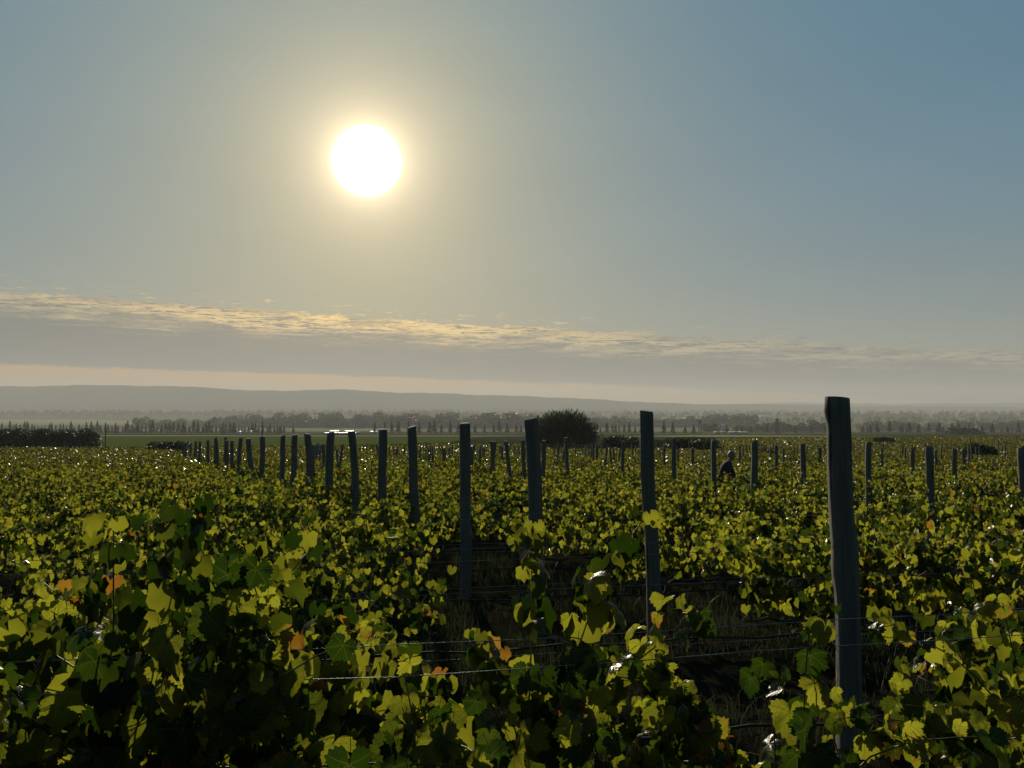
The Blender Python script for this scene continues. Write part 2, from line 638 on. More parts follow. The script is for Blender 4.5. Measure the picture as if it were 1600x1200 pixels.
# ------------------------------------------------------------------ vine leaves
def leaf_outline(n, seed, serr=0.05):
    r_ = random.Random(seed)
    keys = [(0, 1.0), (28, .76), (50, .92), (80, .68), (106, .80), (138, .64), (163, .52), (176, .10)]
    keys = [(a, q * r_.uniform(0.92, 1.08)) for a, q in keys]
    out = []
    for i in range(n):
        a = -176 + 352 * i / (n - 1)
        q = float(np.interp(abs(a), [k[0] for k in keys], [k[1] for k in keys]))
        if serr: q *= 1 + serr * (1 if i % 2 else -1) * (0.7 + 0.6 * r_.random())
        out.append((q * math.sin(R(a)), q * math.cos(R(a))))
    return out


def leaf_geo(n, seed, serr=0.05, rings=1):
    """unit grape leaf: stalk joins at the origin, tip towards +y, upper face +z"""
    r_ = random.Random(seed * 13 + 1)
    o = leaf_outline(n, seed, serr)
    fold = r_.uniform(0.0, 0.85); droop = r_.uniform(0.1, 1.05); curl = r_.uniform(-0.8, 0.8)
    ph = r_.uniform(0, 6)

    def lift(x, y):
        rr = math.hypot(x, y)
        z = fold * abs(x) * 0.9 - droop * rr * rr * 0.75 + curl * x * y * 0.6
        z += 0.07 * math.sin(math.atan2(x, y) * 5 + ph) * rr + 0.05 * math.sin(x * 7 + ph) * math.sin(y * 6 - ph)
        return z
    vs_, uv = [(0, 0, 0)], [(0, 0)]
    for q in ([0.55] if rings else []) + [1.0]:
        for x, y in o:
            vs_.append((x * q, y * q, lift(x * q, y * q)))
            uv.append((x * q, y * q))
    tri, quad = [], []
    for i in range(n - 1):
        tri.append((0, i + 2, i + 1))
        if rings: quad.append((1 + i, 2 + i, n + 2 + i, n + 1 + i))
    uv = np.array(uv) / 2.4 + 0.5
    return np.array(vs_), np.array(tri), (np.array(quad) if quad else None), uv


def leaf_mesh(name, n, seed, mat, serr=0.05, rings=1, stalk=True):
    v, t_, q, uv = leaf_geo(n, seed, serr, rings)
    if stalk:
        s, f = tube([(0, 0, 0), (0, -0.35, 0.12), (0.04, -0.9, 0.1)], [0.016, 0.013, 0.018], 3)
        q = f + len(v) if q is None else np.concatenate([q, f + len(v)])
        uv = np.concatenate([uv, np.full((len(s), 2), 0.5)]); v = np.concatenate([v, s])
    fs = [t_] + ([q] if q is not None else [])
    return mesh_np(name, v, fs, mat, True, uv=uv)


LEAF_CLOSE = [leaf_mesh('leaf', 45, i, M_LEAF, 0.062, 1) for i in range(12)]
LEAF_MID = [leaf_mesh('leaf', 17, 40 + i, M_LEAF, 0.04, 0, False) for i in range(8)]
HI = [leaf_geo(19, 60 + i, .05, 0) for i in range(6)]
LOW = [leaf_geo(9, 80 + i, 0, 0) for i in range(6)]


# ------------------------------------------------------------------ how one vine grows
def grow_vine(seed, H=1.1, half=0.58, shoots=13, step=0.055, dens=1.0, cord=0.42, tall=None, thick=1.0):
    """local frame: x along the row, z up. returns trunk, arms, canes and leaf frames"""
    r_ = random.Random(seed)
    trunk = [(r_.uniform(-.02, .02) + 0.0, r_.uniform(-.02, .02), -0.12)]
    for i in range(1, 7):
        trunk.append((r_.gauss(0, .018), r_.gauss(0, .018), cord * i / 6 - 0.02))
    arms = []
    for s in (-1, 1):
        a = [trunk[-1]]
        for i in range(1, 6):
            a.append((s * half * i / 5, r_.gauss(0, .015), cord + 0.02 + r_.gauss(0, .012)))
        arms.append(a)
    canes, leaves = [], []
    specs = []
    for i in range(shoots):
        x0 = -half + 2 * half * (i + r_.random()) / shoots
        L = (H - cord) * r_.uniform(0.85, 1.35)
        specs.append((x0, L, r_.gauss(0, .12), False))
    for x0, L in (tall or []):
        specs.append((x0, L, 0.0, True))
    for x0, L, yo, up in specs:
        p = Vector((x0, r_.gauss(0, .03), cord + 0.03))
        d = Vector((r_.gauss(0, .16), r_.gauss(0, .20 * thick), 1)).normalized()
        if up: d = Vector((r_.gauss(0, .04), r_.gauss(0, .04), 1)).normalized()
        bend = Vector((r_.gauss(0, .07), r_.gauss(0, .07), -0.008 if up else -0.035))
        if up: bend = bend * .35
        pts = [p.copy()]
        n = max(4, int(L / step))
        side = 1
        for j in range(n):
            f = j / n
            d = (d + bend * (0.4 + 1.9 * f) + Vector((r_.gauss(0, .07), r_.gauss(0, .07), 0))).normalized()
            if p.z > H * 1.05 and not up: d = (d + Vector((r_.gauss(0, .3), r_.gauss(0, .3), -0.25))).normalized()
            p = p + d * step
            pts.append(p.copy())
            if r_.random() > dens * (0.75 + 0.25 * f): continue
            k = 3 if up else r_.choice((1, 2, 2, 3))
            for _ in range(k):
                side = -side
                ang = r_.uniform(-0.9, 0.9) + (0 if side > 0 else math.pi) + math.pi / 2
                out = Vector((math.cos(ang), math.sin(ang), r_.uniform(-.1, .5))).normalized()
                size = r_.uniform(0.036, 0.072) * (1.0 - 0.45 * max(0, f - 0.6) / 0.4)
                base = p + out * r_.uniform(0.03, 0.10) * thick
                tip = (out * 0.35 + Vector((r_.gauss(0, .30), r_.gauss(0, .30), -1.0 + r_.gauss(0, .3)))).normalized()
                nor = (out * 0.8 + Vector((r_.gauss(0, .4), r_.gauss(0, .4), 0.22 + r_.gauss(0, .3))))
                xa = tip.cross(nor)
                if xa.length < 1e-3: continue
                xa.normalize(); nor = xa.cross(tip)
                leaves.append((base, xa, tip, nor, size))
        canes.append(pts)
    return trunk, arms, canes, leaves


def leaf_matrix(lf):
    b, xa, ti, no, s = lf
    return Matrix(((xa.x * s, ti.x * s, no.x * s, b.x), (xa.y * s, ti.y * s, no.y * s, b.y), (xa.z * s, ti.z * s, no.z * s, b.z), (0, 0, 0, 1)))


def join_leaves(name, leaves, mat, protos, seed):
    r_ = random.Random(seed)
    vs_, fs, ti, n = [], [], [], 0
    for lf in leaves:
        v, t_, _, _ = protos[r_.randrange(len(protos))]
        b, xa, tp, no, s = lf
        M = np.array([xa, tp, no]) * s
        vs_.append(v @ M + np.array(b)); fs.append(t_ + n)
        ti.append(np.full(len(v), r_.random())); n += len(v)
    return mesh_np(name, np.concatenate(vs_), np.concatenate(fs), mat, True, tint=np.concatenate(ti))


def trunk_mesh(trunk, arms, sides=7):
    P = Parts()
    n = len(trunk)
    P.tube(trunk, [0.034 - 0.010 * i / n + 0.006 * math.sin(i * 2.1) for i in range(n)], sides)
    return P.build('trunk', M_BARK, True)


# ------------------------------------------------------------------ rows of the vineyard
ROW = Vector((1, 0.2, 0)).normalized()          # rows run across the view and slightly away
RZ = math.atan2(0.2, 1)
ORD = ['nearest', 'second', 'third', 'fourth', 'fifth', 'sixth', 'seventh', 'eighth', 'ninth', 'tenth', 'eleventh', 'twelfth',
       'thirteenth', 'fourteenth', 'fifteenth', 'sixteenth', 'seventeenth', 'eighteenth', 'nineteenth', 'twentieth']


def row_point(k, px):
    """where row k crosses the sight line through picture column px"""
    u_ = (px - 800) / F
    x0, y0 = 1.71 - .768 * k, 4.05 + 1.6 * k
    Y = (y0 - .2 * x0) / (1 - .2 * u_)
    return Vector((u_ * Y, Y, ground_z(Y)))


def vine_root(p, label, group):
    o = empty('grape_vine', p, RZ)
    return tag(o, label, 'vine', group)


def build_vine(p, label, group, lod, seed, **kw):
    o = vine_root(p, label, group)
    trunk, arms, canes, leaves = grow_vine(seed, **kw)
    link('trunk', trunk_mesh(trunk, arms), o)
    for a in arms:
        link('cordon', Parts().tube(a, [0.017, .016, .014, .012, .010, .007], 6).build('cordon', M_BARK, True), o)
    r_ = random.Random(seed + 5)
    if lod == 0:
        for c in canes:
            link('cane', Parts().tube(c[::2] + [c[-1]], [0.0034 * (1 - 0.6 * i / (len(c) / 2 + 1)) for i in range(len(c[::2]) + 1)], 5).build('cane', M_CANE, True), o)
    else:
        P = Parts()
        for c in canes: P.tube(c[::3] + [c[-1]], 0.0028, 3)
        link('canes', P.build('canes', M_CANE, True), o)
    bank = LEAF_CLOSE if lod == 0 else LEAF_MID
    # those facing the camera first, up to 300 as parts of their own
    leaves.sort(key=lambda l: l[0].y)
    for lf in leaves[:300]:
        q = bpy.data.objects.new('leaf', bank[r_.randrange(len(bank))])
        q.parent = o
        q.matrix_basis = leaf_matrix(lf)
        COL.objects.link(q)
    if len(leaves) > 300:
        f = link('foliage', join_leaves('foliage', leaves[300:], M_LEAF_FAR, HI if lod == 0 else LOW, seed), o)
        f['kind'] = 'stuff'
    return o


def place(k, px_or_X, is_px=False):
    x0, y0 = 1.71 - .768 * k, 4.05 + 1.6 * k
    if is_px: return row_point(k, px_or_X)
    Y = y0 + .2 * (px_or_X - x0)
    return Vector((px_or_X, Y, ground_z(Y)))


VINES = []        # (root) for counting

# nearest row: (X, height, half width, shoots, tall shoots, words)
NEAR = [
    (-1.95, 1.36, .50, 13, [(-.2, 1.0), (.2, 1.05)], 'at the left edge of the photo, half cut off by it'),
    (-1.26, 1.36, .46, 14, [(-.3, .98), (-.1, 1.05), (.25, 1.12)], 'filling the lower left corner of the photo'),
    (-0.80, 1.46, .44, 16, [(-.36, 1.02), (-.26, 1.10), (-.16, 1.15), (-.06, 1.19), (.02, 1.24), (.10, 1.25), (.16, 1.20), (.24, 1.16), (.34, 1.10), (.42, 1.0)], 'rising tallest of the nearest row at lower left'),
    (-0.14, 1.12, .40, 12, [(.06, 1.16), (.12, 1.24), (.15, 1.18), (.22, 1.0)], 'low, its one tall shoot of bright leaves in front of the leaning post'),
    (0.36, 1.12, .36, 12, [(-.05, .86)], 'low at the bottom edge below the straight round post'),
    (0.84, 1.16, .28, 10, [(-.03, .84)], 'climbing against the lower part of the thick nearest post'),
    (1.66, 1.30, .26, 13, [(.1, 1.0)], 'in the lower right corner with red and orange tinged leaves'),
]
for i, (X, H, half, ns, tall, words) in enumerate(NEAR):
    o = build_vine(place(-1, X), 'grape vine ' + words, 'grape vines of the nearest trellis row', 0, 100 + i,
                   H=H, half=half, shoots=ns, tall=tall, thick=1.0, step=.056)
    VINES.append(o)


def spans(k):
    """picture columns where a row has no vines"""
    return {0: [(612, 1335)], 1: [(630, 925), (950, 1125)], 2: [(735, 925)], 3: [(655, 800)], 4: [(605, 690)],
            5: [(1225, 1290)]}.get(k, [])


def row_vines(k, left=-70, right=1670, spacing=1.05):
    r_ = random.Random(900 + k)
    a, b = row_point(k, left), row_point(k, right)
    n = int((b - a).length / spacing) + 1
    out = []
    off = r_.random() * spacing
    for i in range(n + 1):
        p = a + ROW * (off + i * spacing + r_.gauss(0, .09))
        px = 800 + F * p.x / p.y
        if px < left - 30 or px > right + 30: continue
        if any(g0 < px < g1 for g0, g1 in spans(k)): continue
        if k > 2 and r_.random() < 0.07: continue
        p.z = ground_z(p.y)
        out.append((px, p))
    return out


_ones = ['first', 'second', 'third', 'fourth', 'fifth', 'sixth', 'seventh', 'eighth', 'ninth', 'tenth', 'eleventh', 'twelfth', 'thirteenth',
         'fourteenth', 'fifteenth', 'sixteenth', 'seventeenth', 'eighteenth', 'nineteenth']
_tens = [('twentieth', 'twenty'), ('thirtieth', 'thirty'), ('fortieth', 'forty'), ('fiftieth', 'fifty'), ('sixtieth', 'sixty'), ('seventieth', 'seventy'), ('eightieth', 'eighty')]
NUM = list(_ones)
for t0, t1 in _tens: NUM += [t0] + [t1 + ' ' + q for q in _ones[:9]]
ORD = ['nearest'] + NUM[1:]
protos = {}
for k in range(0, 6):
    for i, (px, p) in enumerate(row_vines(k)):
        r_ = random.Random(k * 100 + i)
        H = r_.uniform(0.78, 1.14)
        if k == 0 and px < 620: H = r_.uniform(1.1, 1.25)
        o = build_vine(p, f'leafy grape vine, {NUM[i]} from the left in the {ORD[k + 1]} row from the camera',
                       f'grape vines of the {ORD[k + 1]} trellis row', 0 if k < 1 else 1, 3000 + k * 50 + i,
                       H=H, half=.56, shoots=14 if k < 2 else 13, thick=1.15, step=.052 if k < 2 else .055,
                       tall=[(r_.uniform(-.4, .4), r_.uniform(.70, .92))] if r_.random() < .45 else [])
        VINES.append(o)

# middle rows: the same vine in twelve habits, each vine still a thing with trunk, canes and foliage
HABIT = []
for i in range(12):
    tr, ar, ca, le = grow_vine(7000 + i, H=random.Random(i).uniform(.84, 1.08), half=.56, shoots=13, step=.055, thick=1.2,
                               tall=[(.2, .82)] if i % 3 == 0 else [])
    P = Parts()
    for c in ca: P.tube(c[::4] + [c[-1]], 0.004, 3)
    T = Parts().tube(tr, 0.03, 5)
    for a in ar: T.tube(a[::2], 0.013, 4)
    HABIT.append((T.build('trunk', M_BARK, True), P.build('canes', M_CANE, True), join_leaves('foliage', le, M_LEAF_FAR, LOW, i)))
k = 6
while len(VINES) < 298 and k < 19:
    rv = row_vines(k)
    for i, (px, p) in enumerate(rv):
        if len(VINES) >= 300: break
        r_ = random.Random(k * 777 + i)
        o = vine_root(p, f'small leafy grape vine, {NUM[i]} from the left in the {ORD[k + 1]} row from the camera', f'grape vines of the {ORD[k + 1]} trellis row')
        if r_.random() < .5: o.rotation_euler.z += math.pi
        o.scale = (1, 1, r_.uniform(.93, 1.10))
        for nm_, me in zip(('trunk', 'canes', 'foliage'), HABIT[r_.randrange(12)]): link(nm_, me, o)
        VINES.append(o)
    LAST_ROW, LAST_PX = k, rv[-1][0]
    k += 1
print('individual vines', len(VINES), 'last row', LAST_ROW)

# beyond: rows that blend into each other, one object of real leaves
qv, qn = [], 0
cent, size_, hh = [], [], []
k = LAST_ROW if len(VINES) >= 300 else LAST_ROW + 1
first = True
while True:
    x0, y0 = 1.71 - .768 * k, 4.05 + 1.6 * k
    a = row_point(k, -90); b = row_point(k, 1690)
    if a.y > 330 or k > 190: break
    if k == LAST_ROW:
        a = row_point(k, 800 + F * VINES[-1].location.x / VINES[-1].location.y) + ROW * 0.6
    L = (b - a).length
    Ym = (a.y + b.y) / 2
    s = max(0.060, 0.00125 * Ym)
    n = int(L * 0.95 / (s * s * 2.3) * (1.5 if Ym < 60 else 1.15))
    tpos = rng.random(n) * L
    wob = np.sin(tpos * 1.9 + k * 3.3) * .5 + np.sin(tpos * 5.1 + k) * .3 + np.sin(tpos * .43 + k * 1.7) * .5
    X = a.x + ROW.x * tpos; Y = a.y + ROW.y * tpos
    hz = 0.30 + (0.66 + 0.16 * wob) * rng.random(n) ** 0.62
    yy = rng.normal(0, .17, n)
    # vineyard block limits: short on the left, deep on the right
    pxx = 800 + F * X / Y
    lim = np.interp(pxx, [-100, 200, 520, 700, 905, 990, 1100, 1300, 1700], [112, 105, 118, 135, 118, 128, 190, 220, 230])
    gapn = np.sin(tpos * 0.31 + k * 2.4) + np.sin(tpos * 0.83 + k * 5.1)
    ok = (Y < lim) & (gapn > -1.45)
    X, Y, hz, yy = X[ok], Y[ok], hz[ok], yy[ok]
    Z = np.interp(Y, PROF_Y, PROF_Z) + hz
    cent.append(np.c_[X, Y + yy, Z]); size_.append(np.full(len(X), s))
    k += 1
cent = np.concatenate(cent); size_ = np.concatenate(size_)
N = len(cent)


def leaf_cloud(name, cent, size_, mat, r_, up_bias=0.4, aspect=1.0, smooth=False, hang=0.0):
    """bent four-cornered leaves, two triangles each, at random angles"""
    N = len(cent)
    n = r_.normal(size=(N, 3)); n[:, 2] += up_bias
    n /= np.linalg.norm(n, axis=1, keepdims=True)
    t_ = r_.normal(size=(N, 3)); t_[:, 2] -= hang; t_ -= (t_ * n).sum(1, keepdims=True) * n
    t_ /= np.linalg.norm(t_, axis=1, keepdims=True)
    b = np.cross(n, t_)
    sz = (size_ * r_.uniform(.7, 1.3, N))[:, None]
    bend = r_.uniform(-.45, .45, N)[:, None] * sz
    v = np.stack([cent - t_ * sz, cent + b * sz * .85 * aspect + n * bend, cent + t_ * sz, cent - b * sz * .85 * aspect + n * bend], 1).reshape(-1, 3)
    i = np.arange(N) * 4
    f = np.concatenate([np.stack([i, i + 1, i + 2], 1), np.stack([i, i + 2, i + 3], 1)])
    return mesh_np(name, v, f, mat, smooth, tint=np.repeat(r_.random(N), 4))


print('far leaves', N)
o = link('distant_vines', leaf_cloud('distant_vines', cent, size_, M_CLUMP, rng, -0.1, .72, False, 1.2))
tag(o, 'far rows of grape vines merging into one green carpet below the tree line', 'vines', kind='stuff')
# ------------------------------------------------------------------ wooden posts
def post_mesh(h, r, seed, nseg=34, sides=18, bulges=(), square=0.0, crack=1):
    """a split, weathered vineyard post; base at z=0 (and 0.3 m in the ground), head sawn off slightly askew"""
    r_ = random.Random(seed)
    ph = [r_.uniform(0, 6.28) for _ in range(8)]
    vs_ = []
    zs = [-0.3] + [h * (i / nseg) for i in range(nseg + 1)]
    tx, ty = r_.gauss(0, .05), r_.gauss(0, .05)
    cr = r_.uniform(3.6, 5.8)
    for z in zs:
        f = max(z, 0) / h
        cx = r * (0.25 * math.sin(3.1 * f + ph[0]) + 0.10 * math.sin(9 * f + ph[1]))
        cyy = r * 0.2 * math.sin(2.7 * f + ph[2])
        for s in range(sides):
            a = 2 * math.pi * s / sides
            q = r * (1.04 - 0.08 * f)
            q *= 1 + 0.06 * math.sin(2 * a + ph[3] + f) + 0.035 * math.sin(5 * a + ph[4] + 2 * f) + 0.02 * math.sin(9 * a + ph[5] + 7 * f)
            q *= 1 + 0.03 * math.sin(17 * f + ph[6] + a) + r_.gauss(0, .008)
            if square: q *= 1 + square * (abs(math.cos(2 * (a + .6))) - .5)
            for bz, ba, bw, bh in bulges:
                q *= 1 + bh * math.exp(-((z - bz) / bw) ** 2) * max(0, math.cos(a - ba)) ** 2
            if crack:
                da = (a - cr - 0.25 * math.sin(4 * f + ph[7]) + math.pi) % (2 * math.pi) - math.pi
                q *= 1 - 0.22 * crack * math.exp(-(da / 0.16) ** 2) * (0.4 + 0.6 * f)
            zz = z + ((tx * math.cos(a) + ty * math.sin(a)) * r * 4 if z == zs[-1] else 0)
            vs_.append((cx + q * math.cos(a), cyy + q * math.sin(a), zz))
    n = len(zs)
    f = [(i * sides + s, i * sides + (s + 1) % sides, (i + 1) * sides + (s + 1) % sides, (i + 1) * sides + s) for i in range(n - 1) for s in range(sides)]
    # sawn head: a bevel ring and a cap
    last = (n - 1) * sides
    top = np.array(vs_[last:]); c = top.mean(0)
    ring = c + (top - c) * 0.90 + np.array([0, 0, 0.004]); base = len(vs_)
    vs_ += [tuple(p) for p in ring] + [tuple(c + np.array([0, 0, 0.006]))]
    f += [(last + s, last + (s + 1) % sides, base + (s + 1) % sides, base + s) for s in range(sides)]
    t_ = [(base + s, base + (s + 1) % sides, base + sides) for s in range(sides)]
    return mesh_np('vineyard_post', np.array(vs_), [np.array(t_), np.array(f)], M_WOOD, True)


POSTS = []


def post(p, h, r, seed, label, group, lean=(0, 0), **k):
    o = link('vineyard_post', post_mesh(h, r, seed, **k), None, p)
    o.rotation_euler = (lean[1], lean[0], random.Random(seed).uniform(-.3, .3) if not k.get('bulges') else 0)
    tag(o, label, 'post', group)
    POSTS.append(o)
    return o


GP = 'weathered wooden posts of the end line receding to the left'
# k, picture x of the head, radius, sideways shift in picture px over the visible length (dx, dy), height tweak, words
MAIN = [
    (0, 1300, .0610, 19, 572, 0.0, 'thickest, nearest wooden post with a knobbly edge and long crack, at right of the photo'),
    (1, 1011, .0520, 7, 430, 0.0, 'straight round wooden post standing between the thick nearest post and the leaning one'),
    (2, 826, .0660, 14, 307, 0.0, 'stout wooden post leaning left in front of the big round bush'),
    (3, 725, .0600, 3, 240, 0.0, 'upright wooden post with a flat head, just left of the stout leaning post'),
    (4, 642, .0600, 9, 150, 0.0, 'pale grey wooden post nearly beneath the sun, slightly tilted'),
    (5, 599, .0680, 1, 130, 0.0, 'dark upright wooden post, second to the left of the flat headed post'),
    (6, 549, .0720, 11, 125, 0.0, 'clearly tilted wooden post at the right end of the bright roofed shed'),
    (7, 516, .0760, 0, 110, 0.0, 'upright wooden post at the left end of the bright roofed shed'),
    (8, 481, .0780, 5, 75, 0.0, 'wooden post left of the shed, leaning slightly left'),
    (9, 461, .0720, 0, 60, 0.0, 'narrow wooden post in a close pair, the right one of the two'),
    (10, 443, .0680, 0, 60, 0.0, 'narrow wooden post in a close pair, the left one of the two'),
    (12, 412, .0750, -2, 48, 0.0, 'wooden post standing directly below the thin distant pole'),
    (14, 389, .0850, 6, 48, 0.0, 'tilted small wooden post just left of the thin distant pole'),
    (15, 377, .0700, -2, 48, 0.0, 'small straight wooden post left of the tilted small one'),
]
for k, px, r, dx, dy, dh, words in MAIN:
    q = row_point(k, px)
    g = ground_z(q.y)
    ln = math.atan(dx / dy)
    base = Vector((q.x + math.tan(ln) * 2.0, q.y - 0.02, g))
    bul = ()
    if k == 0: bul = ((1.93, math.pi, .035, .14), (1.84, math.pi, .05, -.08), (1.10, math.pi, .09, .20), (1.22, 0, .12, .16))
    post(base, 2.0 + dh, r, 20 + k, words, GP, (-ln, random.Random(k).gauss(0, .01)), nseg=60 if k < 4 else 24, sides=28 if k < 4 else 12,
         bulges=bul, square=.10 if k in (0, 3) else 0.03, crack=1.2 if k == 0 else .8)
SMALL = [(16, 365), (17, 357), (18, 352), (19, 341), (20, 337), (22, 326), (24, 313), (26, 306), (28, 299), (30, 292), (32, 288)]
for k, px in SMALL:
    q = row_point(k, px); q.z = ground_z(q.y)
    post(q, 1.96 + (0.12 if k in (18, 20) else random.Random(k).uniform(-.06, .05)), .075, 60 + k,
         f'small dark post, {NUM[len(POSTS) - 14]} beyond the small straight post in the receding line', 'small posts crowded at the far end of the line', (random.Random(k).gauss(0, .02), 0), nseg=10, sides=8)

# posts inside the right hand part of the vineyard: (k, picture x, picture y of the head, tilt, words)
RIGHT = [
    (3, 1595, 700, 0, 'wooden post at the right edge of the photo, cut off by it'),
    (4, 1450, 698, .02, 'green tinged wooden post midway between the thick nearest post and the right edge'),
    (5, 1355, 691, 0, 'slim wooden post right beside the thick nearest post, on its right'),
    (7, 1253, 693, .01, 'slim wooden post just left of the thick nearest post'),
    (5, 1178, 690, 0, 'dark slim wooden post on the right of the bending worker'),
    (7, 1115, 688, 0, 'thin wooden post on the left of the bending worker'),
    (9, 1053, 684, 0, 'thin wooden post standing in front of the low dark bushes'),
    (8, 1425, 701, .02, 'short thin wooden post just left of the green tinged post'),
    (8, 1490, 701, 0, 'short thin wooden post half way between the green tinged post and the right edge'),
    (12, 1213, 697, 0, 'tiny wooden post in the middle of the right hand vines below the second pylon'),
    (11, 885, 684, 0, 'thin wooden post silhouetted in front of the big round bush'),
    (9, 850, 689, .01, 'thin wooden post between the stout leaning post and the big round bush'),
    (10, 817, 688, -.02, 'thin wooden post just left of the stout leaning post'),
    (10, 790, 689, -.10, 'thin wooden post tilted left, between the two larger posts in mid photo'),
    (11, 773, 690, .12, 'thin wooden post leaning right so that it meets its straight neighbour'),
    (11, 769, 690, 0, 'thin straight wooden post touched by a leaning one'),
    (12, 973, 690, 0, 'thin dark wooden post right of the big round bush'),
    (14, 933, 696, 0, 'tiny post at the foot of the big round bush on its right'),
    (15, 1082, 700, 0, 'tiny post below the first pylon at right'),
    (13, 1505, 703, 0, 'tiny post among the vines below the lone pole with side arms'),
]
for i, (k, px, pyy, tilt, words) in enumerate(RIGHT):
    q = row_point(k, px)
    top = ray(px, pyy).z * q.y
    h = top - ground_z(q.y)
    q.z = ground_z(q.y); q.x -= math.tan(tilt) * h
    post(q, h, .058, 90 + i, words, 'intermediate wooden posts standing among the vines', (tilt, random.Random(i).gauss(0, .015)), nseg=16, sides=10)

# farther intermediate posts: one every few metres along each row
TINY = [post_mesh(1.0, .045, 300 + i, nseg=6, sides=6, crack=0) for i in range(5)]
r_ = random.Random(5)
for k in range(13, 68):
    nr = 0
    a = row_point(k, 486); b = row_point(k, 1690)
    if k % 2 and k > 40: continue
    n = int((b - a).length / 5.6)
    for i in range(n + 1):
        p = a + ROW * (i * 5.6 + (k * .35) % 1.2 + r_.gauss(0, .12))
        px = 800 + F * p.x / p.y
        if px > 950 and r_.random() < .62: continue
        if len(POSTS) >= 298: break
        p.z = ground_z(p.y)
        h = r_.uniform(1.55, 1.82)
        o = link('vineyard_post', TINY[r_.randrange(5)], None, p)
        o.scale = (r_.uniform(.9, 1.4), 1, h)
        o.rotation_euler = (r_.gauss(0, .02), r_.gauss(0, .05), r_.uniform(0, 6))
        tag(o, f'tiny far wooden post, {NUM[nr]} from left in the {NUM[k + 1]} vine row back', 'post', 'tiny far posts standing above the vine rows')
        nr += 1
        POSTS.append(o)
print('posts', len(POSTS))

# ------------------------------------------------------------------ trellis wires
HEIGHTS = [(0.78, .0011, 'lowest'), (1.08, .0011, 'second lowest'), (1.23, .0013, 'upper'), (1.262, .0013, 'topmost')]
for k in range(-1, 9):
    for h, r, word in HEIGHTS:
        if k == -1 and word == 'second lowest': continue
        r_ = random.Random(int(k * 31 + h * 100))
        x0, y0 = 1.71 - .768 * k, 4.05 + 1.6 * k
        Lh = 0.9 * y0 + 4
        pts = []
        n = 40
        for i in range(n + 1):
            s = -Lh + 2 * Lh * i / n
            q = Vector((x0, y0, 0)) + ROW * s
            sag = 0.018 * math.sin(s * math.pi / 5.6) ** 2
            pts.append((q.x, q.y + (0.062 if h > 1.24 else -0.064) * (1 if k != 2 else 1.15), ground_z(q.y) + h - sag + r_.gauss(0, .002)))
        o = link('trellis_wire', Parts().tube(pts, r, 6).build('trellis_wire', M_WIRE, True))
        where = ORD[k + 1]
        tag(o, f'{word} trellis wire strung along the {where} vine row from the camera', 'wire', f'trellis wires of the {where} vine row')

M_HOSE = plain('black_hose', (.008, .008, .008), (.02, .02, .02), 20, .5)
for k in range(-1, 5):
    x0, y0 = 1.71 - .768 * k, 4.05 + 1.6 * k
    Lh = 0.9 * y0 + 4
    pts = []
    for i in range(61):
        q = Vector((x0, y0 - .02, 0)) + ROW * (-Lh + 2 * Lh * i / 60)
        pts.append((q.x, q.y, ground_z(q.y) + .34 - .03 * math.sin(i * .9) ** 2))
    o = link('drip_hose', Parts().tube(pts, .008, 6).build('drip_hose', M_HOSE, True))
    tag(o, f'black drip hose hung low along the {ORD[k + 1]} vine row from the camera', 'hose', 'black drip hoses under the vines')

# ------------------------------------------------------------------ grass between the rows
def grass(name, n, xr, yr, hr, seed, mat, label):
    g = np.random.default_rng(seed)
    Y = yr[0] + (yr[1] - yr[0]) * g.random(n) ** 1.0
    X = (g.random(n) * 2 - 1) * (xr * Y + 1.2)
    clump = np.sin(X * 2.1 + Y * 1.3) + np.sin(X * .9 - Y * 3.1 + 2) + g.normal(0, .5, n)
    ok = clump > -0.05
    X, Y = X[ok], Y[ok]; n = len(X)
    Z = np.interp(Y, PROF_Y, PROF_Z)
    h = g.uniform(hr[0], hr[1], n) * g.uniform(.5, 1.25, n); w = g.uniform(.0022, .005, n)
    a = g.random(n) * 6.28; la = g.random(n) * 6.28; lo = g.uniform(.1, .7, n) * h
    wx, wy = np.cos(a) * w, np.sin(a) * w
    P0 = np.c_[X - wx, Y - wy, Z - .01]; P1 = np.c_[X + wx, Y + wy, Z - .01]
    mx, my = X + np.cos(la) * lo * .35, Y + np.sin(la) * lo * .35
    P2 = np.c_[mx + wx * .7, my + wy * .7, Z + h * .6]; P3 = np.c_[mx - wx * .7, my - wy * .7, Z + h * .6]
    P4 = np.c_[X + np.cos(la) * lo, Y + np.sin(la) * lo, Z + h * .95]
    v = np.stack([P0, P1, P2, P3, P4], 1).reshape(-1, 3)
    i = np.arange(n) * 5
    q4 = np.stack([i, i + 1, i + 2, i + 3], 1); t3 = np.stack([i + 3, i + 2, i + 4], 1)
    o = link(name, mesh_np(name, v, [t3, q4], mat, tint=np.repeat(g.random(n), 5)))
    tag(o, label, 'grass', kind='stuff')


grass('grass', 60000, .72, (1.2, 12), (.06, .24), 3, M_GRASS, 'dry dark grass growing on the soil between the vine rows')


# ------------------------------------------------------------------ trees
def crown_quads(cent, size, mat, seed, up=0.3, name='crown'):
    return leaf_cloud(name, np.asarray(cent), np.asarray(size), mat, np.random.default_rng(seed), up)


